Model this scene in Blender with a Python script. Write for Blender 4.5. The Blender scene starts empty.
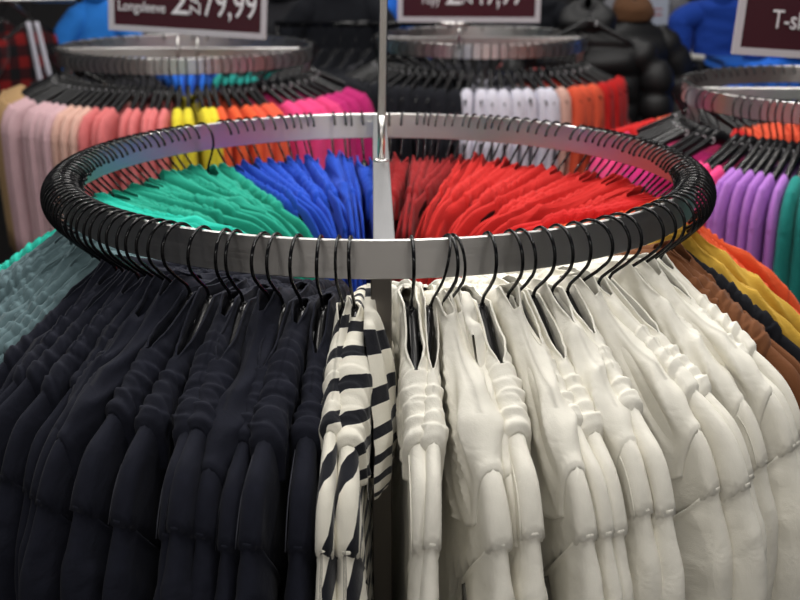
import bpy, bmesh, math, random
import numpy as np
from mathutils import Vector, Euler, noise

random.seed(7)
SC = bpy.context.scene
COL = SC.collection
PI = math.pi
ZR = 1.35          # top of every round rail
R0 = 0.5           # radius of the main rail


# ------------------------------------------------------------------ materials
def new_mat(name):
    m = bpy.data.materials.new(name)
    m.use_nodes = True
    return m, m.node_tree.nodes, m.node_tree.links, m.node_tree.nodes['Principled BSDF']


def plain(name, col, rough=0.5, metal=0.0, coat=0.0):
    m, n, l, b = new_mat(name)
    b.inputs['Base Color'].default_value = (*col, 1)
    b.inputs['Roughness'].default_value = rough
    b.inputs['Metallic'].default_value = metal
    b.inputs['Coat Weight'].default_value = coat
    return m


def fabric(name, col, sheen=0.15, knit=700.0, crease=0.24, var=0.12, rough=0.9):
    m, n, l, b = new_mat(name)
    b.inputs['Roughness'].default_value = rough
    b.inputs['Sheen Weight'].default_value = sheen
    b.inputs['Sheen Roughness'].default_value = 0.5
    b.inputs['Specular IOR Level'].default_value = 0.25
    tc = n.new('ShaderNodeTexCoord')
    big = n.new('ShaderNodeTexNoise'); big.inputs['Scale'].default_value = 60.0; big.inputs['Detail'].default_value = 6
    mix = n.new('ShaderNodeMix'); mix.data_type = 'RGBA'
    mix.inputs['A'].default_value = (*[c * (1 - var) for c in col], 1)
    mix.inputs['B'].default_value = (*[min(1, c * (1 + var)) for c in col], 1)
    l.new(tc.outputs['Object'], big.inputs['Vector'])
    l.new(big.outputs['Fac'], mix.inputs['Factor'])
    l.new(mix.outputs['Result'], b.inputs['Base Color'])
    fold = n.new('ShaderNodeTexNoise'); fold.inputs['Scale'].default_value = 18.0
    fold.inputs['Detail'].default_value = 3; fold.inputs['Distortion'].default_value = 1.2
    kn = n.new('ShaderNodeTexNoise'); kn.inputs['Scale'].default_value = knit; kn.inputs['Detail'].default_value = 2
    b1 = n.new('ShaderNodeBump'); b1.inputs['Strength'].default_value = crease; b1.inputs['Distance'].default_value = 0.012
    b2 = n.new('ShaderNodeBump'); b2.inputs['Strength'].default_value = 0.35; b2.inputs['Distance'].default_value = 0.0008
    l.new(tc.outputs['Object'], fold.inputs['Vector']); l.new(tc.outputs['Object'], kn.inputs['Vector'])
    l.new(fold.outputs['Fac'], b1.inputs['Height']); l.new(kn.outputs['Fac'], b2.inputs['Height'])
    l.new(b1.outputs['Normal'], b2.inputs['Normal']); l.new(b2.outputs['Normal'], b.inputs['Normal'])
    return m


def striped_fabric(name):
    m = fabric(name, (0.8, 0.77, 0.68), crease=0.2)
    n, l = m.node_tree.nodes, m.node_tree.links
    b = n['Principled BSDF']
    uv = n.new('ShaderNodeUVMap'); uv.uv_map = 'stripe'
    sep = n.new('ShaderNodeSeparateXYZ'); fr = n.new('ShaderNodeMath'); fr.operation = 'FRACT'
    gt = n.new('ShaderNodeMath'); gt.operation = 'GREATER_THAN'; gt.inputs[1].default_value = 0.6
    mix = n.new('ShaderNodeMix'); mix.data_type = 'RGBA'
    mix.inputs['A'].default_value = (0.8, 0.77, 0.67, 1); mix.inputs['B'].default_value = (0.008, 0.009, 0.014, 1)
    l.new(uv.outputs['UV'], sep.inputs['Vector']); l.new(sep.outputs['X'], fr.inputs[0]); l.new(fr.outputs[0], gt.inputs[0])
    l.new(gt.outputs[0], mix.inputs['Factor']); l.new(mix.outputs['Result'], b.inputs['Base Color'])
    return m


def plaid_fabric(name):
    m = fabric(name, (0.3, 0.02, 0.02), crease=0.3)
    n, l = m.node_tree.nodes, m.node_tree.links
    b = n['Principled BSDF']
    tc = n.new('ShaderNodeTexCoord'); sep = n.new('ShaderNodeSeparateXYZ')
    l.new(tc.outputs['Object'], sep.inputs['Vector'])
    facs = []
    for ax, sc in (('X', 11.0), ('Z', 10.0)):
        mu = n.new('ShaderNodeMath'); mu.operation = 'MULTIPLY'; mu.inputs[1].default_value = sc
        fr = n.new('ShaderNodeMath'); fr.operation = 'FRACT'
        gt = n.new('ShaderNodeMath'); gt.operation = 'GREATER_THAN'; gt.inputs[1].default_value = 0.5
        l.new(sep.outputs[ax], mu.inputs[0]); l.new(mu.outputs[0], fr.inputs[0]); l.new(fr.outputs[0], gt.inputs[0])
        facs.append(gt)
    ad = n.new('ShaderNodeMath'); ad.operation = 'ADD'
    l.new(facs[0].outputs[0], ad.inputs[0]); l.new(facs[1].outputs[0], ad.inputs[1])
    hf = n.new('ShaderNodeMath'); hf.operation = 'MULTIPLY'; hf.inputs[1].default_value = 0.5
    l.new(ad.outputs[0], hf.inputs[0])
    rp = n.new('ShaderNodeValToRGB'); rp.color_ramp.interpolation = 'CONSTANT'
    e = rp.color_ramp.elements
    e[0].position = 0.0; e[0].color = (0.23, 0.010, 0.010, 1)
    e[1].position = 0.4; e[1].color = (0.04, 0.005, 0.007, 1)
    x = e.new(0.9); x.color = (0.006, 0.006, 0.008, 1)
    l.new(hf.outputs[0], rp.inputs['Fac']); l.new(rp.outputs['Color'], b.inputs['Base Color'])
    return m


def steel(name, col=(0.56, 0.55, 0.54), rough=0.3):
    m, n, l, b = new_mat(name)
    b.inputs['Metallic'].default_value = 1.0
    b.inputs['Base Color'].default_value = (*col, 1)
    b.inputs['Anisotropic'].default_value = 0.6
    b.inputs['Anisotropic Rotation'].default_value = 0.25
    tg = n.new('ShaderNodeTangent'); tg.direction_type = 'UV_MAP'; tg.uv_map = 'stripe'
    l.new(tg.outputs['Tangent'], b.inputs['Tangent'])
    uv = n.new('ShaderNodeUVMap'); uv.uv_map = 'stripe'
    mp = n.new('ShaderNodeMapping'); mp.inputs['Scale'].default_value = (14.0, 900.0, 1.0)
    ns = n.new('ShaderNodeTexNoise'); ns.inputs['Scale'].default_value = 1.0; ns.inputs['Detail'].default_value = 4
    mr = n.new('ShaderNodeMapRange'); mr.inputs['To Min'].default_value = rough - 0.1; mr.inputs['To Max'].default_value = rough + 0.12
    bp = n.new('ShaderNodeBump'); bp.inputs['Strength'].default_value = 0.07; bp.inputs['Distance'].default_value = 0.0006
    l.new(uv.outputs['UV'], mp.inputs['Vector']); l.new(mp.outputs['Vector'], ns.inputs['Vector'])
    l.new(ns.outputs['Fac'], mr.inputs['Value']); l.new(mr.outputs['Result'], b.inputs['Roughness'])
    l.new(ns.outputs['Fac'], bp.inputs['Height']); l.new(bp.outputs['Normal'], b.inputs['Normal'])
    return m


M = {}
COLOURS = {
    'navy': (0.0075, 0.0088, 0.0175), 'cream': (0.80, 0.775, 0.69), 'teal_grey': (0.095, 0.15, 0.165),
    'jade': (0.012, 0.29, 0.20), 'mint': (0.018, 0.46, 0.35), 'blue': (0.012, 0.065, 0.46),
    'dark_red': (0.27, 0.010, 0.012), 'red': (0.52, 0.020, 0.017), 'scarlet': (0.50, 0.012, 0.012), 'orange': (0.72, 0.10, 0.03),
    'brown': (0.165, 0.062, 0.024), 'black': (0.008, 0.009, 0.013), 'mustard': (0.55, 0.33, 0.045),
    'tan': (0.46, 0.29, 0.14), 'pale_pink': (0.60, 0.39, 0.42), 'peach': (0.66, 0.40, 0.33),
    'salmon': (0.62, 0.16, 0.16), 'yellow': (0.66, 0.56, 0.03), 'hot_pink': (0.72, 0.055, 0.20), 'magenta': (0.50, 0.02, 0.16),
    'coral': (0.72, 0.10, 0.045), 'white': (0.66, 0.65, 0.74), 'purple': (0.36, 0.15, 0.50), 'dark_teal': (0.01, 0.19, 0.17),
    'turquoise': (0.02, 0.32, 0.28), 'bright_blue': (0.02, 0.16, 0.72), 'deep_blue': (0.01, 0.05, 0.32),
    'charcoal': (0.03, 0.03, 0.035), 'beige': (0.45, 0.40, 0.34), 'grey': (0.2, 0.2, 0.22), 'azure': (0.03, 0.24, 0.80), 'fur_brown': (0.10, 0.045, 0.02), 'sky_blue': (0.12, 0.18, 0.40),
}
for k, c in COLOURS.items():
    dark = max(c) < 0.05
    M[k] = fabric('fabric_' + k, c, sheen=0.02 if dark else 0.04, var=0.3 if dark else 0.07)
M['striped'] = striped_fabric('fabric_striped')
M['plaid'] = plaid_fabric('fabric_plaid')
M['puffer'] = plain('puffer_nylon', (0.006, 0.006, 0.007), 0.55)
M['steel'] = steel('brushed_steel', (0.70, 0.685, 0.67), 0.36)
M['steel_shaded'] = steel('shaded_leg_steel', (0.27, 0.25, 0.23), 0.42)  # shade put into the colour: rack steel darkened for the dark floor it reflects
M['steel_bar'] = steel('crossbar_steel', (0.42, 0.42, 0.43), 0.5)
M['steel_pole'] = steel('pole_steel', (0.72, 0.70, 0.68), 0.28)
M['hook'] = plain('black_coated_wire', (0.004, 0.004, 0.005), 0.16)
M['plastic'] = plain('black_hanger_plastic', (0.006, 0.006, 0.007), 0.25)
M['hook'].node_tree.nodes['Principled BSDF'].inputs['Specular IOR Level'].default_value = 0.3
M['plastic'].node_tree.nodes['Principled BSDF'].inputs['Specular IOR Level'].default_value = 0.35
M['mark'] = plain('white_print', (0.75, 0.75, 0.78), 0.5)
M['thread'] = plain('pale_seam_thread', (0.045, 0.048, 0.065), 0.8)
M['sign_frame'] = plain('pale_grey_sign_frame', (0.50, 0.49, 0.52), 0.4)
M['sign_board'] = plain('burgundy_sign_board', (0.045, 0.006, 0.013), 0.25)
M['sign_white'] = plain('pale_blue_board', (0.42, 0.46, 0.55), 0.5)
M['red_print'] = plain('red_print', (0.4, 0.08, 0.08), 0.5)
M['wood'] = plain('dark_board', (0.05, 0.045, 0.042), 0.5)


def floor_mat():
    m, n, l, b = new_mat('dark_floor_tile')
    tc = n.new('ShaderNodeTexCoord')
    br = n.new('ShaderNodeTexBrick'); br.offset = 0
    br.inputs['Scale'].default_value = 1.7; br.inputs['Brick Width'].default_value = 1.0; br.inputs['Row Height'].default_value = 1.0
    br.inputs['Mortar Size'].default_value = 0.006
    br.inputs['Color1'].default_value = (0.035, 0.033, 0.032, 1); br.inputs['Color2'].default_value = (0.042, 0.038, 0.036, 1)
    br.inputs['Mortar'].default_value = (0.02, 0.02, 0.02, 1)
    l.new(tc.outputs['Object'], br.inputs['Vector']); l.new(br.outputs['Color'], b.inputs['Base Color'])
    b.inputs['Roughness'].default_value = 0.35
    return m


def wall_mat(name, col):
    m, n, l, b = new_mat(name)
    ns = n.new('ShaderNodeTexNoise'); ns.inputs['Scale'].default_value = 3
    mx = n.new('ShaderNodeMix'); mx.data_type = 'RGBA'
    mx.inputs['A'].default_value = (*[c * .85 for c in col], 1); mx.inputs['B'].default_value = (*[c * 1.1 for c in col], 1)
    l.new(ns.outputs['Fac'], mx.inputs['Factor']); l.new(mx.outputs['Result'], b.inputs['Base Color'])
    b.inputs['Roughness'].default_value = 0.8
    return m


# ------------------------------------------------------------------ mesh helpers
class MB:
    def __init__(self):
        self.v, self.f, self.uv = [], [], []

    def add(self, v, f, uv=None):
        o = len(self.v)
        self.v += [tuple(p) for p in v]
        self.f += [tuple(i + o for i in q) for q in f]
        self.uv += list(uv) if uv is not None else [(0.0, 0.0)] * len(v)
        return self

    def mesh(self, name, mat, smooth=True):
        me = bpy.data.meshes.new(name)
        me.from_pydata(self.v, [], self.f)
        lay = me.uv_layers.new(name='stripe')
        idx = np.empty(len(me.loops), dtype=np.int32)
        me.loops.foreach_get('vertex_index', idx)
        lay.data.foreach_set('uv', np.array(self.uv, dtype=np.float32)[idx].ravel())
        if smooth:
            me.polygons.foreach_set('use_smooth', [True] * len(me.polygons))
        me.materials.append(M[mat] if isinstance(mat, str) else mat)
        me.update()
        return me

    def box(self, c, s, rot=None):
        x, y, z = (k / 2 for k in s)
        vs = [Vector((sx * x, sy * y, sz * z)) for sx in (-1, 1) for sy in (-1, 1) for sz in (-1, 1)]
        if rot is not None:
            vs = [rot @ p for p in vs]
        c = Vector(c)
        vs = [p + c for p in vs]
        return self.add(vs, [(0, 1, 3, 2), (4, 6, 7, 5), (0, 4, 5, 1), (2, 3, 7, 6), (0, 2, 6, 4), (1, 5, 7, 3)])

    def tube(self, pts, r, n=8, cap=True):
        pts = [Vector(p) for p in pts]
        rs = r if isinstance(r, (list, tuple)) else [r] * len(pts)
        vs, fs = [], []
        d0 = (pts[1] - pts[0]).normalized()
        up = Vector((0, 1, 0)) if abs(d0.y) < 0.9 else Vector((1, 0, 0))
        for i, p in enumerate(pts):
            d = (pts[min(i + 1, len(pts) - 1)] - pts[max(i - 1, 0)]).normalized()
            a = d.cross(up).normalized(); up2 = a.cross(d).normalized(); up = up2
            for k in range(n):
                t = 2 * PI * k / n
                vs.append(p + (a * math.cos(t) + up2 * math.sin(t)) * rs[i])
        for i in range(len(pts) - 1):
            for k in range(n):
                fs.append((i * n + k, i * n + (k + 1) % n, (i + 1) * n + (k + 1) % n, (i + 1) * n + k))
        if cap:
            fs.append(tuple(range(n))[::-1]); fs.append(tuple(range((len(pts) - 1) * n, len(pts) * n)))
        return self.add(vs, fs)

    def grid(self, P, closed_u=False, closed_v=False, uv=None, keep=None):
        nu, nv = len(P), len(P[0])
        vs = [P[i][j] for i in range(nu) for j in range(nv)]
        fs = []
        for i in range(nu if closed_u else nu - 1):
            for j in range(nv if closed_v else nv - 1):
                if keep is not None and not keep(i, j):
                    continue
                a, b_ = (i + 1) % nu, (j + 1) % nv
                fs.append((i * nv + j, a * nv + j, a * nv + b_, i * nv + b_))
        u = [uv[i][j] for i in range(nu) for j in range(nv)] if uv is not None else None
        return self.add(vs, fs, u)


def solidify(me, th, offset=-1.0):
    o = bpy.data.objects.new('tmp', me); COL.objects.link(o)
    md = o.modifiers.new('s', 'SOLIDIFY'); md.thickness = th; md.offset = offset
    dg = bpy.context.evaluated_depsgraph_get()
    m2 = bpy.data.meshes.new_from_object(o.evaluated_get(dg))
    m2.name = me.name
    bpy.data.objects.remove(o)
    return m2


def weld(me):
    bm = bmesh.new(); bm.from_mesh(me)
    bmesh.ops.remove_doubles(bm, verts=bm.verts, dist=2e-5)
    bm.to_mesh(me); bm.free()
    return me


def obj(name, me, parent=None, loc=None, mat=None):
    o = bpy.data.objects.new(name, me)
    COL.objects.link(o)
    if parent is not None:
        o.parent = parent
    if loc is not None:
        o.location = loc
    if mat is not None:
        o.material_slots[0].link = 'OBJECT'
        o.material_slots[0].material = M[mat]
    return o


def tag(o, label, cat, group=None, kind=None):
    if label: o['label'] = label
    if cat: o['category'] = cat
    if group: o['group'] = group
    if kind: o['kind'] = kind
    return o


def thing(name, label, cat, loc=(0, 0, 0), rotz=0.0, group=None):
    o = bpy.data.objects.new(name, None)
    o.empty_display_size = 0.05
    COL.objects.link(o)
    o.location = loc; o.rotation_euler = (0, 0, rotz)
    return tag(o, label, cat, group)


def structure(name, me, loc=None):
    o = obj(name, me, None, loc); o['kind'] = 'structure'
    return o


def text_mesh(s, size, mat, name='lettering', align='LEFT', extrude=0.0015):
    cu = bpy.data.curves.new(name, 'FONT'); cu.body = s; cu.size = size; cu.extrude = extrude
    cu.align_x = align
    o = bpy.data.objects.new('tmp', cu); COL.objects.link(o)
    dg = bpy.context.evaluated_depsgraph_get(); dg.update()
    me = bpy.data.meshes.new_from_object(o.evaluated_get(dg)); me.name = name
    bpy.data.objects.remove(o)
    me.materials.clear(); me.materials.append(M[mat])
    return me


def nz(x, y, z):
    return noise.noise(Vector((x, y, z)))


def sstep(t):
    t = max(0.0, min(1.0, t))
    return t * t * (3 - 2 * t)


# ------------------------------------------------------------------ hangers
def hook_mesh(detail=1):
    rc, zc = 0.032, 0.066
    pts = []
    for k in range(30):
        a = math.radians(168 - k * (168 + 38) / 29)
        pts.append((rc * math.cos(a), 0, zc + rc * math.sin(a)))
    pts += [(0.0180, 0, 0.0345), (0.0095, 0, 0.0235), (0.0025, 0, 0.0140), (0.0, 0, 0.006), (0, 0, -0.012)]
    if detail == 0:
        pts = pts[::3] + [pts[-1]]
    mb = MB().tube(pts, 0.0023, 8 if detail else 5)
    if detail:   # rounded tip and the collar where the wire enters the plastic
        p = Vector(pts[0])
        mb.tube([p + Vector((0, 0, 0.001)), p - Vector((0, 0, 0.002)), p - Vector((0, 0, 0.0045))], [0.0024, 0.0031, 0.0012], 8)
        mb.tube([(0, 0, 0.001), (0, 0, -0.003), (0, 0, -0.014)], [0.0034, 0.0046, 0.005], 10)
    return mb.mesh('hook', 'hook')


def arm_z(a):
    return -0.018 - 0.46 * a - 0.30 * max(0, a - 0.18)


def hanger_body_mesh(detail=1):
    nx = 41 if detail else 13
    ns = 14 if detail else 8
    P = []
    for i in range(nx):
        x = -0.212 + 0.424 * i / (nx - 1)
        a = abs(x)
        hz = 0.0115 + 0.010 * math.exp(-(a / 0.035) ** 2) - 0.003 * sstep((a - 0.1) / 0.1)
        hy = 0.0082 - 0.0022 * sstep(a / 0.2)
        e = max(0.0, (a - 0.199) / 0.013)
        s = math.sqrt(max(0.02, 1 - e * e))
        row = []
        for k in range(ns):
            t = 2 * PI * k / ns
            c, q = math.cos(t), math.sin(t)
            c = math.copysign(abs(c) ** 0.55, c); q = math.copysign(abs(q) ** 0.55, q)
            row.append((x, hy * s * c, arm_z(a) + hz * s * q - 0.004 * math.exp(-(a / 0.03) ** 2)))
        P.append(row)
    mb = MB().grid(P, closed_v=True)
    mb.f.append(tuple(range(ns))); mb.f.append(tuple(range((nx - 1) * ns, nx * ns))[::-1])
    return mb.mesh('body', 'plastic')


def mark_mesh(s):
    """The white printed C on a flat face of the hanger, a little outside the neck."""
    P = []
    for k in range(17):
        a = math.radians(48 + k * 264 / 16)
        w = 0.0013
        P.append([(0.026 + s * 0.0056 * math.cos(a) * (1 + d * w / 0.0056), s * 0.0083,
                   arm_z(0.026) + 0.0075 * math.sin(a) * (1 + d * w / 0.0075)) for d in (-1, 1)])
    return solidify(MB().grid(P).mesh('size_mark', 'mark'), 0.0004, 0)


HOOK, HBODY, HMARKS = hook_mesh(), hanger_body_mesh(), [mark_mesh(-1), mark_mesh(1)]


def joined(*meshes):
    mb = MB(); mats = []
    me = bpy.data.meshes.new('hanger')
    fm = []
    for q in meshes:
        mb.add([(v.co.x * 0.84, v.co.y, v.co.z) for v in q.vertices], [tuple(p.vertices) for p in q.polygons])
        fm += [len(mats)] * len(q.polygons); mats.append(q.materials[0])
    me.from_pydata(mb.v, [], mb.f)
    for m in mats: me.materials.append(m)
    me.polygons.foreach_set('material_index', fm)
    me.polygons.foreach_set('use_smooth', [True] * len(fm))
    me.update()
    return me


HANGER_FAR = joined(hook_mesh(0), hanger_body_mesh(0), *HMARKS)


# ------------------------------------------------------------------ hooded tops
AE = 0.268         # half width of a top at the dropped shoulder seam


def ridge(a):
    return 0.004 - 0.46 * a - 13.0 * max(0.0, a - 0.205) ** 2


def wedge(x, R):
    return max(0.42, (R + x) / R)


def rnd(t, w):
    t = min(1.0, t / w)
    return math.sqrt(max(0.0, 1 - (1 - t) ** 2))


def samp(C, s):
    k = s * (len(C) - 1); i = min(int(k), len(C) - 2); f = k - i
    p0 = C[max(i - 1, 0)]; p1 = C[i]; p2 = C[i + 1]; p3 = C[min(i + 2, len(C) - 1)]
    return [0.5 * ((2 * p1[d]) + (-p0[d] + p2[d]) * f + (2 * p0[d] - 5 * p1[d] + 4 * p2[d] - p3[d]) * f * f + (-p0[d] + 3 * p1[d] - 3 * p2[d] + p3[d]) * f ** 3) for d in (0, 1)]


def make_top(seed, xo=0.03, amp=0.0045, flap=(0.02, 0.02), hood=0, style='ruche', X1=0.165, R=R0, T=0.0088, q=0.0108, L=0.74):
    """Meshes of one hooded long-sleeve top in hanger space: x along the hanger, y through the cloth, z up."""
    S = seed * 13.7
    # --- bodice: a bag draped over the hanger
    ts = [L, .6, .5, .42, .35, .29, .24, .2, .165, .135, .11, .09, .072, .056, .043, .032, .022, .015, .0085, .0035, 0.0]
    rows = [(t, -1) for t in ts] + [(t, 1) for t in ts[::-1][1:]]
    nx = 70
    P, U = [], []
    for i in range(nx):
        x = -AE + 2 * AE * i / (nx - 1)
        row, uv = [], []
        a = abs(x)
        for t, s in rows:
            shrink = 1 - 0.14 * sstep((t - 0.06) / 0.25)
            xx = x * shrink
            fold = 0.004 * nz(x * 14 + S, t * 2.5, s * 5 + S) * sstep(t / 0.25) + 0.003 * nz(x * 24 + S, t * 9, s * 3)
            z = ridge(a) - t + 0.0035 * nz(x * 20, S, t * 10)
            past = (a - 0.258) * 0.75 - (z + 0.151) * 0.66 - 0.007  # how far beyond the armhole line
            if t > 0.24: past = 0
            y = s * (T * rnd(t, 0.021) * (1 + 0.1 * sstep((t - .1) / .3)) + fold * min(1, t / 0.03)) * max(0.2, 1 - 0.8 * sstep(past / 0.012))
            if past > 0:
                k = past * 0.9 + 0.004 * sstep(past / 0.01)
                xx -= math.copysign(k * 0.75, x); z += k * 0.66
            row.append((xx, y * wedge(xx, R), z)); uv.append(((s * t + 0.45 * a) / 0.034 + 3.2, 0))
        P.append(row); U.append(uv)
    nr = len(rows)

    def keep(i, j):
        x = -AE + 2 * AE * (i + .5) / (nx - 1)
        return not (abs(x) < xo + 0.03 and min(rows[j][0], rows[min(j + 1, nr - 1)][0]) < 0.03)
    body = MB().grid(P, uv=U, keep=keep).mesh('bodice', 'cream')
    # --- sleeves: tube between an outer and an inner curve
    sleeves = []
    O = [(0.258, ridge(.258) + 0.0003), (0.2730, -0.190), (0.2845, -0.218), (0.2925, -0.255), (0.296, -0.31), (0.294, -0.41), (0.285, -0.56), (0.275, -0.76)]
    I = [(0.150, -0.275), (0.165, -0.288), (0.178, -0.302), (0.188, -0.322), (0.195, -0.36), (0.196, -0.44), (0.190, -0.58), (0.182, -0.76)]
    for sg in (-1, 1):
        P, U = [], []
        n_s, n_a = 56, 32
        for i in range(n_s):
            s = (i / (n_s - 1)) ** 1.35
            o, p = samp(O, s), samp(I, s)
            cx, cz = (o[0] + p[0]) / 2, (o[1] + p[1]) / 2
            hx, hz = (o[0] - p[0]) / 2, (o[1] - p[1]) / 2
            seam = 1.0 + 0.05 * math.exp(-((s - 0.014) / 0.013) ** 2) - 0.04 * math.exp(-((s - 0.05) / 0.022) ** 2)
            qq = (q + 0.0035 * sstep(s / 0.45)) * seam
            row, uv = [], []
            for k in range(n_a):
                t = 2 * PI * k / n_a
                c, si = math.cos(t), math.sin(t)
                w = 1 + 0.16 * nz(c * 1.1 + S, si * 1.1 + sg * 9, s * 1.6 + S) * sstep(s / .1)
                dent = 0.0018 * nz(s * 7 + S, c * 1.3, si + sg * 4) * sstep(s / .25)
                x = cx + hx * c * (1 + (seam - 1) * .3) - (0.003 * max(0, nz(s * 6, S, sg * 3)) * sstep(s / .3) if c > 0 else 0) * c
                z = cz + hz * c * (1 + (seam - 1) * .3)
                cs = math.copysign(abs(si) ** 0.85, si)
                row.append((sg * x, (qq * cs * w + dent) * wedge(sg * x, R), z))
                uv.append((3.0 * k / n_a + s * 2.2 + sg * .3, 0))
            P.append(row); U.append(uv)
        sleeves.append(MB().grid(P, closed_v=True, uv=U).mesh('sleeve', 'cream'))
    # --- cowl over the inner part of both shoulders: gathered, or hanging in long soft folds
    nu, nt = 170, 26
    tv = [(k / (nt - 1)) ** 1.6 for k in range(nt)]
    rows = [(t, -1) for t in tv[::-1]] + [(t, 1) for t in tv]
    P, U = [], []
    ruche = style == 'ruche'
    slants = (0.25 + 0.25 * nz(S, 1.3, 2.2), -0.65 + 0.3 * nz(S, 7.7, 4.1))
    for i in range(nu):
        x = -X1 + 2 * X1 * i / (nu - 1)
        a = abs(x)
        e = 1 - (a / X1) ** 4
        row, uv = [], []
        opn = sstep((xo + 0.022 - a) / 0.055)
        mask = 0.15 + 0.85 * sstep((a - 0.03) / 0.05)
        cuff = math.exp(-((a - (X1 - 0.0085)) / 0.005) ** 2) * 0.0016
        end = sstep((a - (X1 - 0.006)) / 0.006)
        sg = 1 if x > 0 else -1
        for tt, s in rows:
            tl = (0.055 + 0.03 * e if ruche else 0.065 + 0.075 * e) + 0.014 * nz(x * 16, S + s, 0)
            t = tt * tl
            fl = flap[0] if s < 0 else flap[1]
            st = s * t
            if ruche:
                d = 0.0
                for lay, sl in enumerate(slants):
                    p = (a + sl * sg * st) * 58.0 + 0.95 * nz(a * 11 + S + 9 * lay, st * 12, sg * 3 + lay) + 0.25 * nz(a * 45, st * 40 + S, lay)
                    ix = math.floor(p); fr = p - ix
                    m = 0.35 + 1.25 * nz(ix * 3.7 + S, st * 15 + lay * 4, sg * 5 + lay * 7)
                    saw = (1 - fr) ** 0.75 * sstep(fr / 0.22)
                    d += amp * (0.95 if lay == 0 else 0.8) * max(0.0, min(1.1, m)) * (saw * 1.3 - 0.35)
                d = d * mask * (1 - 0.8 * opn)
                d += 0.0075 * (mask + .25) * nz(x * 8 + S, st * 10, S) + 0.0013 * mask * (1 - 2.2 * abs(nz(a * 48 + S, st * 30, sg * 7)))
            else:
                lng = nz(a * 3.5 + S, st * 34 + a * 9, sg * 4) * 1.35 + .12 * nz(a * 30, st * 60, S)
                d = amp * 2.0 * (1 - 2.0 * abs(lng)) * (0.4 + 0.6 * mask) + 0.009 * nz(x * 6.5 + S, st * 8, S)
            d *= 1 - sstep((a - X1 + (0.022 if ruche else 0.06)) / (0.018 if ruche else 0.055))
            fade = 0.0 if ruche else 0.75 * sstep((a - X1 + 0.08) / 0.07)
            off = (0.0038 + cuff) * (1 - fade) - 0.0052 * end * (1 - fade) + d
            yf = max(rnd(t, 0.018), opn * (0.82 + 0.25 * nz(x * 12, S, s)))
            y = s * max(0.003, T * (1.0 if ruche else 0.9 + 0.12 * sstep((a - X1 + 0.08) / 0.07)) + off) * yf
            rise = fl * math.exp(-(a / (0.05 if ruche else 0.065)) ** 2) * math.exp(-(t / 0.05) ** 2)
            z = ridge(a) - t + (0.0050 * (1 - 0.6 * fade) + max(0, d) + d * .4 + cuff * (1 - fade) - 0.0062 * end * (1 - 0.5 * fade)) * (1 - 0.7 * min(1, t / 0.03)) + rise
            z += (0.005 * nz(x * 12 + S, s * 2.2 * min(1.0, t / 0.01 + opn), 3.1)) * math.exp(-(t / 0.03) ** 2) * (1 - end) * max(opn, .2)
            row.append((x + 0.3 * d * sg, y * wedge(x, R), z))
            uv.append(((a * 0.9 + 1.0 * st) / 0.034, 0))
        P.append(row); U.append(uv)

    def keep2(i, j):
        x = -X1 + 2 * X1 * (i + .5) / (nu - 1)
        return not (abs(x) < xo + 0.012 * nz(x * 40, S, 1) and j == nt - 1)
    cowl = solidify(weld(MB().grid(P, uv=U, keep=keep2).mesh('cowl', 'cream')), 0.0026, -1)
    # --- hood bag hanging down one face
    hood_me = None
    if hood:
        sgn = 1 if hood > 0 else -1
        nu, nv = 40, 32
        big = abs(hood)
        P, U = [], []
        for layer in (0, 1):
            rng_ = range(nv) if layer == 0 else range(nv - 1, -1, -1)
            for j in rng_:
                w = j / (nv - 1)
                hw = (0.06 + 0.065 * math.sin(PI * min(1, w * 0.78)) ** 1.2) * (1 if w < 0.72 else math.sqrt(max(0.03, 1 - ((w - 0.72) / 0.285) ** 2)))
                row, uv = [], []
                for i in range(nu):
                    u = -1 + 2 * i / (nu - 1)
                    x = hw * u + 0.05 * big * w
                    bul = 0.030 * (math.sin(PI * min(1, 0.10 + w * 0.85)) ** 0.8) * math.sqrt(max(0, 1 - u * u * 0.96))
                    lng = 1 - 2.2 * abs(nz(u * 2.6 + S + w * 0.6, w * 1.2, S))
                    fd = 0.006 * lng * (1 - w * .35) + 0.003 * nz(u * 4, w * 9, S)
                    y = T + 0.003 + (bul + fd if layer == 0 else 0.001)
                    z = 0.016 - 0.235 * w * (1 - 0.12 * u * u) - 0.28 * abs(x) * (1 - w) - 0.12 * max(0, x) * w + 0.006 * nz(u * 3, S, w * 3)
                    row.append((x, sgn * max(0.002, y) * wedge(x, R), z))
                    uv.append((w * 3 + w * w * 5 + u * 0.7, 0))
                P.append(row); U.append(uv)
        hood_me = MB().grid(P, uv=U, closed_u=True).mesh('hood', 'cream')
    # --- pale seam threads beside the shoulder line
    seams = []
    for sg in (-1, 1):
        pts = [(sg * a, -(T * 0.98 + 0.0008) * wedge(sg * a, R) * rnd(0.017, 0.021), ridge(a) - 0.0155) for a in np.linspace(X1 + .002, 0.256, 10)]
        seams.append(MB().tube(pts, 0.0007, 5).mesh('seam', 'thread'))
    # the hanger tips outwards on the rack; cloth below the shoulders still hangs plumb
    for me in [body, cowl] + sleeves + ([hood_me] if hood_me else []):
        for v in me.vertices:
            drop = 0.004 - 0.46 * abs(v.co.x) - 0.03 - v.co.z
            if drop > 0:
                v.co.x += 0.21 * drop * sstep(drop / 0.06)
    return {'bodice': body, 'sleeves': sleeves, 'cowl': cowl, 'hood': hood_me, 'seams': seams}


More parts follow.
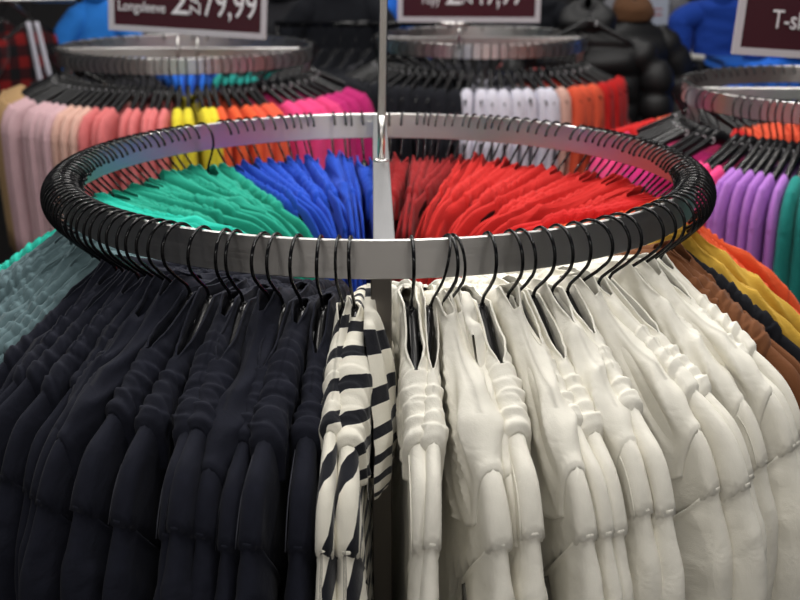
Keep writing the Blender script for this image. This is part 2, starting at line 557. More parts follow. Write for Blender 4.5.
TOPS = {
    'ruched': make_top(1, xo=0.02, amp=0.0047, flap=(-0.004, 0.001), X1=0.165),
    'ruched2': make_top(2, xo=0.03, amp=0.0055, flap=(0.002, -0.004), X1=0.175),
    'ruched3': make_top(8, xo=0.025, amp=0.0043, flap=(-0.002, 0.006), X1=0.155),
    'ruched4': make_top(9, xo=0.015, amp=0.0051, flap=(0.006, -0.002), X1=0.17),
    'ruched5': make_top(11, xo=0.03, amp=0.0059, flap=(-0.004, 0.006), X1=0.16),
    'open': make_top(3, xo=0.085, amp=0.0049, flap=(-0.004, -0.004), X1=0.17),
    'open2': make_top(4, xo=0.065, amp=0.0038, flap=(-0.002, 0.002), X1=0.165),
    'open3': make_top(12, xo=0.09, amp=0.0055, flap=(0.001, -0.004), X1=0.175),
    'soft': make_top(13, xo=0.03, amp=0.0038, flap=(0.006, 0.010), style='soft', X1=0.212),
    'soft2': make_top(14, xo=0.05, amp=0.0043, flap=(0.009, -0.004), style='soft', X1=0.205),
    'drape': make_top(5, xo=0.03, amp=0.0034, flap=(0.006, 0.010), hood=1.5, style='soft', X1=0.205),
    'drape2': make_top(6, xo=0.04, amp=0.0043, flap=(-0.002, 0.002), hood=-0.8),
    'bag': make_top(7, xo=0.02, amp=0.0026, flap=(-0.004, -0.004), hood=0.5, X1=0.17),
}


def make_scoop(seed, R=0.45, strap=False, L=0.80, T=0.013):
    """A scoop-neck top: its shoulders cover only the outer part of the hanger's arms."""
    S = seed * 7.3
    mb = MB()
    x_in = 0.125
    ts = [L, .42, .3, .2, .14, .1, .07, .045, .025, .012, .004, 0.0]
    rows = [(t, -1) for t in ts] + [(t, 1) for t in ts[::-1][1:]]
    nx = 40
    W = 0.205
    P = []
    for i in range(nx):
        x = -W + 2 * W * i / (nx - 1)
        a = abs(x)
        row = []
        for t, s in rows:
            # neckline: the cloth starts lower towards the middle
            drop = 0.13 * math.sqrt(max(0.0, 1 - (a / x_in) ** 2)) if a < x_in else 0.0
            if s < 0: drop *= 0.55
            if strap and a > 0.155: drop = max(drop, 0.16 * sstep((a - 0.155) / 0.03))
            tt = max(t, drop)
            sh = 1 - 0.14 * sstep((tt - 0.05) / 0.25)
            y = s * (T * max(rnd(tt, 0.03), 0.5 if drop else 0) * (1 + 0.3 * sstep(tt / .3)) + 0.005 * nz(x * 15 + S, tt * 3, s * 4) * min(1, tt / .05))
            y *= math.sqrt(max(0.08, 1 - max(0.0, (a - 0.165) / 0.041) ** 2))
            row.append((x * sh, y * wedge(x, R), arm_z(a) + 0.0165 - tt - 6 * max(0, a - 0.17) ** 2))
        P.append(row)
    mb.grid(P)
    if not strap:
        O = [(0.188, -0.083), (0.210, -0.118), (0.222, -0.16), (0.222, -0.34), (0.21, -0.68)]
        I = [(0.12, -0.16), (0.14, -0.18), (0.148, -0.21), (0.15, -0.36), (0.145, -0.68)]
        for sg in (-1, 1):
            P = []
            for i in range(16):
                s = i / 15; k = s * 4; j = min(int(k), 3); f = k - j
                o = [O[j][d] * (1 - f) + O[j + 1][d] * f for d in (0, 1)]; p = [I[j][d] * (1 - f) + I[j + 1][d] * f for d in (0, 1)]
                row = []
                for m in range(14):
                    t = 2 * PI * m / 14
                    c, si = math.cos(t), math.sin(t)
                    x = (o[0] + p[0]) / 2 + (o[0] - p[0]) / 2 * c
                    w = 1 + 0.15 * nz(c + S, si + sg * 3, s * 3)
                    row.append((sg * x, (0.0125 + 0.004 * s) * si * w * wedge(sg * x, R), (o[1] + p[1]) / 2 + (o[1] - p[1]) / 2 * c))
                P.append(row)
            mb.grid(P, closed_v=True)
    return solidify(mb.mesh('scoop_top', 'salmon'), 0.002, 0)


SCOOPS = [make_scoop(1), make_scoop(2), make_scoop(3)]
TANKS = [make_scoop(4, R=0.38, strap=True), make_scoop(5, R=0.38, strap=True)]

ORD = ['first', 'second', 'third', 'fourth', 'fifth', 'sixth', 'seventh', 'eighth', 'ninth', 'tenth', 'eleventh', 'twelfth', 'thirteenth', 'fourteenth',
       'fifteenth', 'sixteenth', 'seventeenth', 'eighteenth', 'nineteenth', 'twentieth', 'twenty-first', 'twenty-second', 'twenty-third', 'twenty-fourth',
       'twenty-fifth', 'twenty-sixth', 'twenty-seventh', 'twenty-eighth', 'twenty-ninth', 'thirtieth']


# ------------------------------------------------------------------ the main round rack
def ring_mesh(R, z0, z1, th, name, mat='steel', n=160):
    P, U = [], []
    prof = [(R - th / 2, z0 + .001), (R - th / 2, z1 - .001), (R - th / 2 + .001, z1), (R + th / 2 - .001, z1), (R + th / 2, z1 - .001), (R + th / 2, z0 + .001), (R + th / 2 - .001, z0), (R - th / 2 + .001, z0)]
    for i in range(n):
        a = 2 * PI * i / n
        P.append([(r * math.sin(a), -r * math.cos(a), z) for r, z in prof])
        U.append([(i / n * 2, k * .03 + z) for k, (r, z) in enumerate(prof)])
    me = MB().grid(P, closed_u=True, closed_v=True, uv=U).mesh(name, mat, smooth=True)
    # keep the profile's corners crisp
    ed = [e.index for e in me.edges]
    for e in me.edges:
        va, vb = me.vertices[e.vertices[0]].co, me.vertices[e.vertices[1]].co
        if abs(va.x - vb.x) + abs(va.y - vb.y) > 0.004 and abs(va.z - vb.z) < 1e-5:
            e.use_edge_sharp = True
    return me


def bar_mesh(p, q, w, h, name, mat='steel'):
    p, q = Vector(p), Vector(q)
    d = q - p; Lx = d.length
    rot = d.to_track_quat('X', 'Z').to_matrix()
    b = 0.0015
    vs, fs, uv = [], [], []
    prof = [(-w / 2 + b, -h / 2), (w / 2 - b, -h / 2), (w / 2, -h / 2 + b), (w / 2, h / 2 - b), (w / 2 - b, h / 2), (-w / 2 + b, h / 2), (-w / 2, h / 2 - b), (-w / 2, -h / 2 + b)]
    for k, x in enumerate((0, Lx)):
        for i, (y, z) in enumerate(prof):
            vs.append(p + rot @ Vector((x, y, z))); uv.append((x, i * 0.02))
    for i in range(8):
        fs.append((i, (i + 1) % 8, 8 + (i + 1) % 8, 8 + i))
    fs += [tuple(range(8))[::-1], tuple(range(8, 16))]
    return MB().add(vs, fs, uv).mesh(name, mat, smooth=False)


rack = thing('clothes_rack', 'large round brushed steel clothes rack carrying coloured hooded tops', 'clothes rack', (0, 0, 0))
obj('rail', ring_mesh(R0, ZR - 0.05, ZR, 0.006, 'rail'), rack)
obj('crossbar', bar_mesh((-0.009, R0 - 0.004, ZR - 0.021), (0.0135, -R0 + 0.004, ZR - 0.021), 0.027, 0.04, 'crossbar', 'steel_bar'), rack)
for s, x in ((-1, 0.0095), (1, -0.009)):
    lg = obj('leg', bar_mesh((x, s * (R0 - 0.017), ZR - 0.052), (x, s * (R0 - 0.017), 0.012), 0.0245, 0.026, 'leg', 'steel_shaded'), rack)
    obj('foot', MB().tube([(x, s * (R0 - .017), 0), (x, s * (R0 - .017), 0.009), (x, s * (R0 - .017), 0.014)], [0.03, 0.03, 0.018], 20).mesh('foot', 'plastic'), lg)
for s, x in ((-1, 0.0135), (1, -0.009)):   # welded brackets where the crossbar meets the rail
    obj('bracket', MB().box((x, s * (R0 - 0.006), ZR - 0.03), (0.05, 0.005, 0.03)).mesh('bracket', 'steel', False), rack)

pole = thing('sign_pole', 'slim steel sign pole standing on the crossbar of the big round rack', 'pole', (0.002, 0, ZR - 0.001))
obj('base_collar', MB().tube([(0, 0, 0.0), (0, 0, 0.003), (0, 0, 0.0045)], [0.0125, 0.0125, 0.009], 24).mesh('base_collar', 'steel_pole'), pole)
lean = math.tan(math.radians(1.2))
obj('socket', MB().tube([(0, 0, 0.004), (lean * 0.075, 0, 0.075)], 0.0062, 20).mesh('socket', 'steel_pole'), pole)
obj('upright', bar_mesh((lean * 0.06, 0.0, 0.062), (lean * 0.75, 0, 0.75), 0.006, 0.0135, 'upright', 'steel_pole'), pole)

FRONT_L = [-43.3, -41.4, -39.0, -37.2, -34.6, -32.5, -30.0, -26.0, -22.0, -20.2, -16.0, -14.0, -10.8, -7.5]
STRIPE = [-4.8, -3.1]
FRONT_R = [5.5, 10.0, 10.8, 11.7, 16.6, 20.3, 22.1, 25.2, 28.2, 31.3, 34.4, 38.0, 40.7, 46.1, 49.7, 53.1]
BACK_L = [-174.9, -172.1, -170.9, -168.1, -162.7, -161.5, -159.6, -157.9, -155.7, -153.1, -149.9, -147.7, -145.7, -143.1, -141.1, -136.1]
BACK_R = [178.6, 175.7, 172.0, 170.3, 168.9, 167.3, 164.7, 162.8, 160.6, 158.7, 156.7, 154.8, 153.1, 151.1, 148.6, 146.0, 143.5, 140.9, 138.2, 135.5]


def colour_of(th):
    if th < -141.5: return 'blue'
    if th < -102: return 'jade'
    if th < -85: return 'mint'
    if th < -53: return 'teal_grey'
    if th < -6: return 'navy'
    if th < 0: return 'striped'
    if th < 57.5: return 'cream'
    if th < 65.5: return 'brown'
    if th < 67.0: return 'black'
    if th < 76.5: return 'mustard'
    if th < 98: return 'orange'
    if th < 108: return 'scarlet'
    if th < 161.5: return 'red'
    return 'dark_red'


angles = sorted(FRONT_L + STRIPE + FRONT_R + BACK_L + BACK_R)
rng = random.Random(3)
th = -45.6
while th > -133:
    angles.append(th); th -= 2.1 + rng.uniform(-.25, .25)
th = 56.8
while th < 132.5:
    angles.append(th); th += 2.2 + rng.uniform(-.25, .25)
angles.sort()
ITEMS = []
for i, t in enumerate(angles):
    prev = angles[i - 1] if i else angles[-1] - 360
    nxt = angles[(i + 1) % len(angles)] + (360 if i == len(angles) - 1 else 0)
    ITEMS.append((t, colour_of(t), (nxt - prev) / 2))

WORDS = {'navy': 'navy', 'cream': 'cream', 'teal_grey': 'grey-teal', 'jade': 'jade green', 'mint': 'mint green', 'blue': 'royal blue', 'dark_red': 'dark red',
         'red': 'bright red', 'orange': 'orange', 'brown': 'rust brown', 'black': 'black', 'mustard': 'mustard yellow', 'striped': 'black and white striped', 'scarlet': 'scarlet'}
# how a run of one colour is counted: (reversed?, landmark)
COUNT = {'navy': (True, 'the striped pair'), 'cream': (False, 'the steel leg'), 'teal_grey': (True, 'the navy tops'), 'jade': (False, 'the blue tops'),
         'mint': (True, 'the grey-teal tops'), 'blue': (False, 'the sign pole'), 'dark_red': (True, 'the sign pole'), 'red': (True, 'the dark red tops'),
         'orange': (False, 'the mustard top'), 'brown': (False, 'the cream tops'), 'black': (False, 'the brown tops'), 'mustard': (False, 'the black top'),
         'scarlet': (False, 'the mustard top'), 'striped': (True, 'the steel leg')}
runs = {}
for t, c, g in ITEMS:
    runs.setdefault(c, []).append(t)
ordinal = {}
for c, L_ in runs.items():
    L2 = sorted(L_, reverse=COUNT[c][0])
    for k, t in enumerate(L2):
        ordinal[t] = k

FIXED = {-7.5: 'open2', -10.8: 'ruched2', -14.0: 'open', -16.0: 'soft', -20.2: 'open', -22.0: 'ruched2', -26.0: 'open3', -30.0: 'open', -32.5: 'soft', -34.6: 'soft2', -37.2: 'ruched',
         -4.8: 'ruched3', -3.1: 'bag', 5.5: 'open', 10.0: 'open3', 10.8: 'drape', 11.7: 'soft', 16.6: 'open', 20.3: 'soft', 22.1: 'open2', 25.2: 'open3', 28.2: 'soft2', 31.3: 'open2',
         34.4: 'soft', 38.0: 'ruched', 40.7: 'open3', 46.1: 'soft2', 49.7: 'soft', 53.1: 'open2'}
YAW = {10.0: -8, 10.8: 6, 11.7: 8, 5.5: -2, -26.0: 4, -22.0: 9, -20.2: 5, -16.0: -2.5, -14.0: 0, -10.8: -1, -7.5: 3, -30.0: -1, -32.5: -4, -34.6: -6, -3.1: 1, -4.8: 0,
       16.6: -3, 20.3: -1, 22.1: 1, 25.2: -2, 28.2: -3, 31.3: -4.5, 34.4: 12, 38.0: 8, 40.7: 6, 46.1: 6, 49.7: 5}
FLAT = {10.8: 1.15, 11.7: .8, 10.0: .8}
pool = ['ruched', 'ruched2', 'ruched3', 'ruched4', 'ruched5', 'open2', 'soft', 'ruched2', 'ruched5']
protos = {}
hanger_proto = None


def copy_tree(o):
    c = o.copy(); COL.objects.link(c)
    for ch in o.children:
        d = ch.copy(); COL.objects.link(d); d.parent = c
    return c


def build_top(kind):
    t = thing('hooded_top', 'x', 'hooded top')
    ms = TOPS[kind]
    obj('bodice', ms['bodice'], t)
    for s in ms['sleeves']: obj('sleeve', s, t)
    obj('cowl', ms['cowl'], t)
    if ms['hood']: obj('hood', ms['hood'], t)
    return t


def on_rail(cx, cy, R, z, theta):
    a = math.radians(theta)
    return (cx + R * math.sin(a), cy - R * math.cos(a), z), a - PI / 2


ZH = 0.066                          # the hook's loop is centred this far above the neck
CZ = ZR - (0.032 - 0.0023) + 0.0002  # height of the loop's centre so that the wire sits on the rail
for n, (t, c, gap) in enumerate(ITEMS):
    loc, rz = on_rail(0, 0, R0, CZ, t)
    word = WORDS[c]
    k = ordinal[t]
    if c == 'black':
        lab = 'single black hooded top between the brown and mustard tops'
        hl = 'black hanger holding the single black hooded top beside the brown ones'
    elif c == 'striped':
        lab = ('black and white striped hooded top with its hood hanging, nearest the steel leg' if k == 0 else 'black and white striped hooded top squeezed between its twin and the navy tops')
        hl = ('black hanger holding the striped top nearest the steel leg' if k == 0 else 'black hanger holding the striped top next to the navy tops')
    else:
        lab = f'{word} hooded top on the round rack, {ORD[k]} from {COUNT[c][1]}'
        hl = f'black plastic hanger holding the {word} top {ORD[k]} from {COUNT[c][1]}'
    yaw = rng.uniform(-1, 1) * math.radians(min(5.0, gap * 0.9) if abs(t) < 60 else 4.5)
    if t in YAW: yaw = math.radians(YAW[t])
    # hanger
    if hanger_proto is None:
        h = thing('clothes_hanger', 'x', 'hanger')
        obj('hook', HOOK, h); obj('body', HBODY, h); 
        for hm in HMARKS: obj('size_mark', hm, h)
        hanger_proto = h
    else:
        h = copy_tree(hanger_proto)
    tag(h, hl, 'hanger', f'hangers of the {word} tops on the big round rack')
    # crowding at the middle of the rack tips every hanger: its outer arm hangs lower
    eul = (rng.uniform(-.03, .03), math.radians(13 + rng.uniform(-1, 1) * (2.5 if abs(t) < 60 else 4.5)), rz + yaw)
    if t == -136.1:
        eul = (0, math.radians(-9), rz + PI)
    if t == 10.0: eul = (-0.22, eul[1], eul[2])     # hangs crooked, its printed face turned up
    rot = Euler(eul).to_matrix()
    loc = Vector(loc) - rot @ Vector((0, 0, ZH))
    h.location = loc; h.rotation_euler = eul
    # the top on it
    kind = FIXED.get(t) or ('soft2' if c == 'mustard' else rng.choice(pool))
    if t not in FIXED and gap < 2.6 and kind in ('drape2',): kind = 'ruched2'
    if kind not in protos:
        protos[kind] = g = build_top(kind)
    else:
        g = copy_tree(protos[kind])
    tag(g, lab, 'hooded top', f'{word} hooded tops on the big round rack')
    g.location = loc; g.rotation_euler = (eul[0] * (0.3 if t == 10.0 else 1), eul[1], eul[2])
    ys = FLAT.get(t) or max(0.62, min(1.08, gap / 2.7)) * (1.0 if abs(t) < 60 else rng.choice((0.75, 1.0, 1.35)))
    g.scale = (rng.uniform(1.02, 1.08), ys, rng.uniform(0.98, 1.05))
    h.scale = (1, min(1.0, max(0.7, ys)), 1)
    for ch in g.children:
        ch.material_slots[0].link = 'OBJECT'
        ch.material_slots[0].material = M[c]
    if c == 'navy':
        for sm in TOPS[kind]['seams']: obj('seam', sm, g)


# ------------------------------------------------------------------ the round racks behind
def far_rack(name, label, cx, cy, R, ZR):
    r = thing('clothes_rack', label, 'clothes rack', (cx, cy, 0))
    obj('rail', ring_mesh(R, ZR - 0.048, ZR, 0.008, 'rail', n=96), r)
    obj('crossbar', bar_mesh((-R + .004, 0, ZR - .024), (R - .004, 0, ZR - .024), 0.026, 0.03, 'crossbar'), r)
    for s in (-1, 1):
        obj('leg', bar_mesh((s * (R - .017), 0, ZR - .04), (s * (R - .017), 0, 0.0), 0.025, 0.025, 'leg'), r)
    return r


def far_items(cx, cy, R, ZR, zs, seq, meshes, cat, noun, rackname, group_word='longsleeves'):
    """seq: [(colour, count)] spread from angle start to end."""
    i = 0
    for c, n, start, end in seq:
        for k in range(n):
            t = start + (end - start) * (k + 0.5) / n + rng.uniform(-.4, .4)
            i += 1
            loc, rz = on_rail(cx, cy, R, ZR - (0.098 - 0.0023) * zs, t)
            cw = c[1]
            yaw = rng.uniform(-.07, .07)
            h = obj('clothes_hanger', HANGER_FAR)
            h.location = loc; h.rotation_euler = (0, 0, rz + yaw); h.scale = (1, 1, zs)
            lm = c[2]
            tag(h, f'black hanger with the {cw} {noun} {ORD[k]} from {lm}, {rackname}', 'hanger', f'hangers of the {cw} {group_word} {rackname}')
            g = obj('garment' if cat is None else cat.replace(' ', '_').replace('-', '_'), meshes[i % len(meshes)], mat=c[0])
            g.location = loc; g.rotation_euler = (0, 0, rz + yaw)
            g.scale = (rng.uniform(.95, 1.04), max(.5, min(1.3, abs(end - start) / n / 4.0)), zs if zs < 1 else 1)
            tag(g, f'{cw} {noun}, {ORD[k]} from {lm}, {rackname}', cat, f'{cw} {group_word} {rackname}')


A = (-0.67, 2.01, 0.41, 1.342)
B = (0.33, 2.47, 0.38, 1.335)
C = (1.16, 1.08, 0.40, 1.335)
far_rack('a', 'round steel clothes rack under the Longsleeve sign', *A)
far_rack('b', 'round steel clothes rack under the Topy sign', *B)
far_rack('c', 'round steel clothes rack under the T-shirt sign', *C)
ra = 'under the Longsleeve sign'
far_items(*A, 0.80, [(('tan', 'tan', 'the pale pink ones'), 5, -58, -90), (('pale_pink', 'pale pink', 'the tan ones'), 7, -56, -30), (('peach', 'peach', 'the pale pink ones'), 3, -30, -20),
                     (('salmon', 'salmon pink', 'the peach ones'), 8, -20, 5), (('yellow', 'yellow', 'the salmon ones'), 4, 5, 19), (('orange', 'orange', 'the yellow ones'), 3, 19, 29),
                     (('coral', 'red-orange', 'the orange ones'), 3, 29, 39), (('hot_pink', 'hot pink', 'the red-orange ones'), 4, 40, 60), (('magenta', 'magenta', 'the hot pink ones'), 4, 60, 85)],
          SCOOPS, 'longsleeve top', 'longsleeve', ra)
far_items(*A, 0.80, [(('black', 'black', 'the magenta ones'), 6, 98, 130), (('turquoise', 'turquoise', 'the black ones'), 5, 135, 170), (('bright_blue', 'blue', 'the turquoise ones'), 4, 175, 205), (('charcoal', 'charcoal', 'the blue ones'), 6, 212, 258)],
          SCOOPS, 'longsleeve top', 'longsleeve', ra)
rb = 'under the Topy sign'
far_items(*B, 0.82, [(('black', 'black', 'the white ones'), 15, -10, -85), (('white', 'white', 'the black ones'), 8, -10, 25), (('peach', 'peach', 'the white ones'), 1, 26, 30),
                     (('coral', 'orange', 'the peach one'), 3, 31, 46), (('scarlet', 'red', 'the orange ones'), 4, 47, 75)],
          TANKS, 'tank top', 'tank top', rb, group_word='tank tops')
far_items(*B, 0.82, [(('salmon', 'salmon', 'the red ones'), 6, 105, 160), (('charcoal', 'charcoal', 'the salmon ones'), 8, 170, 255)],
          TANKS, 'tank top', 'tank top', rb, group_word='tank tops')
rc = 'under the T-shirt sign'
far_items(*C, 0.88, [(('hot_pink', 'hot pink', 'the scarlet ones'), 5, -102, -78), (('magenta', 'magenta', 'the hot pink ones'), 3, -76, -62), (('hot_pink', 'bubblegum pink', 'the magenta ones'), 3, -57, -48), (('purple', 'lilac', 'the bubblegum ones'), 6, -47, -32),
                     (('dark_teal', 'dark teal', 'the lilac ones'), 10, -31, 2)],
          SCOOPS, 't-shirt', 'tee', rc)
far_items(*C, 0.88, [(('coral', 'orange', 'the scarlet ones'), 12, -135, -190), (('scarlet', 'scarlet', 'the orange ones'), 4, -130, -112)],
          SCOOPS, 't-shirt', 'tee', rc)


# ------------------------------------------------------------------ price signs
def price_sign(label, loc, rotz, w, h, texts, name='price_sign', roll=0.0):
    s = thing(name, label, 'sign', loc, rotz)
    s.rotation_euler = (0, roll, rotz)
    bz = h / 2
    fr = 0.017
    mb = MB()
    mb.box((0, 0, fr / 2), (w, 0.012, fr)); mb.box((0, 0, h - fr / 2), (w, 0.012, fr))
    mb.box((-w / 2 + fr / 2, 0, bz), (fr, 0.012, h - 2 * fr)); mb.box((w / 2 - fr / 2, 0, bz), (fr, 0.012, h - 2 * fr))
    obj('sign_frame', mb.mesh('sign_frame', 'sign_frame', False), s)
    obj('sign_board', MB().box((0, 0.001, bz), (w - 2 * fr, 0.006, h - 2 * fr)).mesh('sign_board', 'sign_board', False), s)
    for txt, x, z, size, width, rot in texts:
        me = text_mesh(txt, size, 'mark')
        xs = [v.co.x for v in me.vertices]
        k = width / (max(xs) - min(xs)) if not rot else 1.0
        for v in me.vertices: v.co.x = (v.co.x - min(xs)) * k
        o = obj('lettering', me, s)
        o.location = (x, -0.0035, z)
        o.rotation_euler = (PI / 2, -rot, 0)
    return s


SIGN_A = price_sign('burgundy price sign reading Longsleeve above the pink and yellow tops', (-0.610, 1.72, 1.40), 0.0, 0.475, 0.30,
                    [('Longsleeve', -0.208, 0.060, 0.043, 0.141, 0), ('2', -0.050, 0.059, 0.118, 0.052, 0), ('ZA', 0.038, 0.060, 0.046, 0.06, PI / 2), ('79,99', 0.048, 0.059, 0.118, 0.158, 0)], roll=math.radians(3.5))
obj('stem', MB().tube([(-0.03, 0, -0.10), (-0.03, 0, 0.0)], 0.004, 8).tube([(0.03, 0, -0.10), (0.03, 0, 0.0)], 0.004, 8).mesh('stem', 'steel_pole'), SIGN_A)
SIGN_B = price_sign('burgundy price sign reading Topy above the black and white tank tops', (0.262, 2.10, 1.407), 0.0, 0.475, 0.30,
                    [('Topy', -0.162, 0.060, 0.05, 0.066, 0), ('2', -0.078, 0.058, 0.118, 0.052, 0), ('ZA', 0.010, 0.059, 0.046, 0.06, PI / 2), ('49,99', 0.016, 0.058, 0.118, 0.158, 0)], roll=math.radians(0.3))
obj('stem', MB().box((-0.05, 0.0, -0.006), (0.12, 0.016, 0.014)).tube([(-0.03, 0, -0.085), (-0.03, 0, 0.0)], 0.006, 8).mesh('stem', 'steel_pole'), SIGN_B)
SIGN_C = price_sign('burgundy sign reading T-shirt in a pale frame above the lilac tops', (1.035, 0.95, 1.41), 0.0, 0.42, 0.30,
                    [('T-shirt', -0.126, 0.066, 0.062, 0.128, 0)], roll=math.radians(3.5))
obj('stem', MB().tube([(0.1, 0, -0.09), (0.1, 0, 0.0)], 0.006, 8).mesh('stem', 'steel_pole'), SIGN_C)


# ------------------------------------------------------------------ clothes and shelves at the back of the shop
def coat_mesh(seed, w=0.46, h=0.75, d=0.09, quilt=0.0):
    """A jacket hanging face on: closed torso, two sleeves, rows of quilting if asked."""
    S = seed * 5.1
    mb = MB()
    nz_, na = 60, 40
    P = []
    for i in range(nz_):
        v = i / (nz_ - 1); z = -h * v
        top = sstep(v / 0.16)
        hw = w / 2 * (0.34 + 0.66 * top ** 0.7) * (1 - 0.04 * v)
        dd = d * (0.45 + 0.55 * sstep(v / 0.25))
        qb = quilt * (abs(math.sin(PI * (v * h) / 0.105)) ** 0.45 - 0.6)
        row = []
        for k in range(na):
            t = 2 * PI * k / na
            c, s = math.cos(t), math.sin(t)
            f = 1 + 0.12 * nz(c * 2 + S, s * 2, v * 6) + qb
            row.append((hw * math.copysign(abs(c) ** .7, c), dd * s * f, z - 0.12 * abs(c) * (1 - top) * w))
        P.append(row)
    mb.grid(P, closed_v=True); mb.f.append(tuple(range(na))); mb.f.append(tuple(range((nz_ - 1) * na, nz_ * na)))
    return mb.mesh('torso', 'puffer')


def sleeve_mesh(sg, seed, w=0.46, h=0.62, r=0.065, quilt=0.0, slope=0.12):
    pts, rs = [], []
    n = 40
    for i in range(n):
        v = i / (n - 1)
        pts.append((sg * (w / 2 - 0.05 + 0.10 * sstep(v / 0.3)), -0.005 - 0.03 * v, -0.06 - slope * w * .3 - h * v))
        rs.append(max(0.012, r * (0.55 + 0.45 * sstep(v / 0.12)) * (1 - 0.2 * v) * (1 + quilt * (abs(math.sin(PI * v * h / 0.10)) ** .45 - .6)) * (1 + .06 * nz(v * 8, seed, sg))))
    return MB().tube(pts, rs, 18).mesh('sleeve', 'puffer')


def collar_mesh(w, hgt, d=0.06, seed=0, back=0.0):
    P = []
    for i in range(14):
        v = i / 13
        row = []
        for k in range(28):
            t = 2 * PI * k / 28
            r = (1 + 0.14 * math.sin(PI * v) + 0.1 * nz(math.cos(t) * 2, math.sin(t) * 2 + seed, v * 4)) * math.sqrt(max(0.02, 1 - v ** 4))
            row.append((w / 2 * math.cos(t) * r, d * math.sin(t) * r + back * v, hgt * v * (1 - 0.25 * math.sin(t) * -1) - 0.05))
        P.append(row)
    return solidify(MB().grid(P, closed_v=True).mesh('hood', 'puffer'), 0.012, 0)


def coat(name, label, cat, loc, rotz, mat, w=0.46, h=0.75, quilt=0.0, d=0.09, seed=1, hood=True, hood_mat=None, group=None, hanger_label=None):
    t = thing(name, label, cat, loc, rotz, group)
    obj('torso', coat_mesh(seed, w, h, d, quilt), t, mat=mat)
    for s in (-1, 1):
        obj('sleeve', sleeve_mesh(s, seed, w, h * .82, 0.062, quilt), t, mat=mat)
    if hood:
        obj('hood', collar_mesh(w * .42, 0.10, 0.06, seed), t, mat=hood_mat or mat)
    return t


# world x for a picture column at a given distance (only used to read the photograph's layout once)
coat('puffer_jacket', 'black quilted puffer jacket with a hood, hanging behind the tank tops', 'jacket', (0.74, 2.62, 1.385), -0.15, 'puffer', w=0.44, h=0.68, quilt=0.42, d=0.10, seed=3)
obj_mark = obj('clothes_hanger', HANGER_FAR); obj_mark.location = (0.735, 2.53, 1.40); obj_mark.rotation_euler = (0, 0, -0.15)
tag(obj_mark, 'black hanger with a white size mark above the quilted puffer jacket', 'hanger')
coat('parka', 'black parka with brown fur edging hanging beside the puffer jacket', 'jacket', (0.97, 2.92, 1.40), 0.3, 'puffer', w=0.34, h=0.8, seed=5, quilt=.2, hood_mat='fur_brown')

# straight rail with plaid shirts at the far side
rail = thing('garment_rail', 'straight steel garment rail carrying the red plaid shirts', 'clothes rail', (-1.75, 3.45, 0))
obj('top_bar', MB().tube([(-0.7, 0, 1.40), (0.34, 0, 1.40)], 0.012, 12).mesh('top_bar', 'steel_pole'), rail)
for x in (-0.68, 0.05):
    obj('leg', MB().tube([(x, 0.25, 0), (x, 0.25, 1.3), (x, 0, 1.395)], 0.012, 12).mesh('leg', 'steel_pole'), rail)
for k in range(6):
    x = -2.26 + 0.128 * k
    coat('plaid_shirt', f'red and black plaid shirt on the straight rail, {ORD[k]} from its far end', 'shirt', (x, 3.45, 1.31), 0.75, 'plaid', w=0.40, h=0.7, d=0.045, seed=10 + k, hood=False, group='plaid shirts on the straight rail')
    h = obj('clothes_hanger', HANGER_FAR); h.location = (x, 3.45, 1.325); h.rotation_euler = (0, 0, 0.75)
    tag(h, f'black hanger holding the plaid shirt {ORD[k]} from the far end', 'hanger', 'hangers of the plaid shirts')
st = thing('trousers_drawstring', 'pair of white ties hanging in front of the plaid shirts', 'ribbon', (-1.60, 3.25, 1.32))
for dx, l in ((0.0, 0.33), (0.035, 0.24)):
    obj('tie', solidify(MB().grid([[(dx + i * 0.006 + 0.02 * 1, -.004 * i, -l * i / 8), (dx + 0.022 + i * 0.006 + .02, -.004 * i, -l * i / 8)] for i in range(9)]).mesh('tie', 'white'), 0.004), st)

BACK_THINGS = [
    ('jacket', 'bright blue jacket hanging beside the plaid shirts', 'jacket', (-1.36, 3.6, 1.44), 0.2, 'azure', 0.20, 0.7),
    ('coat', 'long black coat hanging behind the sign pole of the big rack', 'coat', (-0.23, 3.3, 1.50), 0.1, 'black', 0.34, 0.8),
    ('jacket', 'dark charcoal jacket hanging behind the Longsleeve sign, next to the long coat', 'jacket', (-0.50, 3.55, 1.45), -0.3, 'charcoal', 0.34, 0.8),
    ('jacket', 'black jacket hanging behind the Longsleeve sign above the orange tops', 'jacket', (-0.80, 3.7, 1.42), 0.4, 'black', 0.34, 0.8),
    ('jacket', 'sky blue jacket half hidden behind the sign pole', 'jacket', (0.035, 3.9, 1.45), 0.6, 'bright_blue', 0.22, 0.6),
    ('jacket', 'black jacket with red hem behind the Topy sign', 'jacket', (0.62, 3.6, 1.42), 0.1, 'black', 0.3, 0.22),
    ('jacket', 'deep blue jacket hanging behind the T-shirt sign', 'jacket', (1.42, 3.3, 1.44), -0.2, 'deep_blue', 0.22, 0.26),
    ('jacket', 'royal blue jacket hanging low beneath the T-shirt sign', 'jacket', (1.62, 2.9, 1.26), 0.2, 'bright_blue', 0.40, 0.6),
    ('jacket', 'pale blue denim shirt hanging beside the parka', 'shirt', (1.19, 3.3, 1.12), 0.5, 'sky_blue', 0.22, 0.5),
    ('jacket', 'grey jacket hanging at the back beneath the pale board', 'jacket', (1.30, 4.3, 1.45), 0.2, 'grey', 0.34, 0.5),
]
for i, (nm, lab, cat, loc, rz, mt, w, h) in enumerate(BACK_THINGS):
    coat(nm, lab, cat, loc, rz, mt, w=w, h=h, d=0.07, seed=20 + i, hood=True)

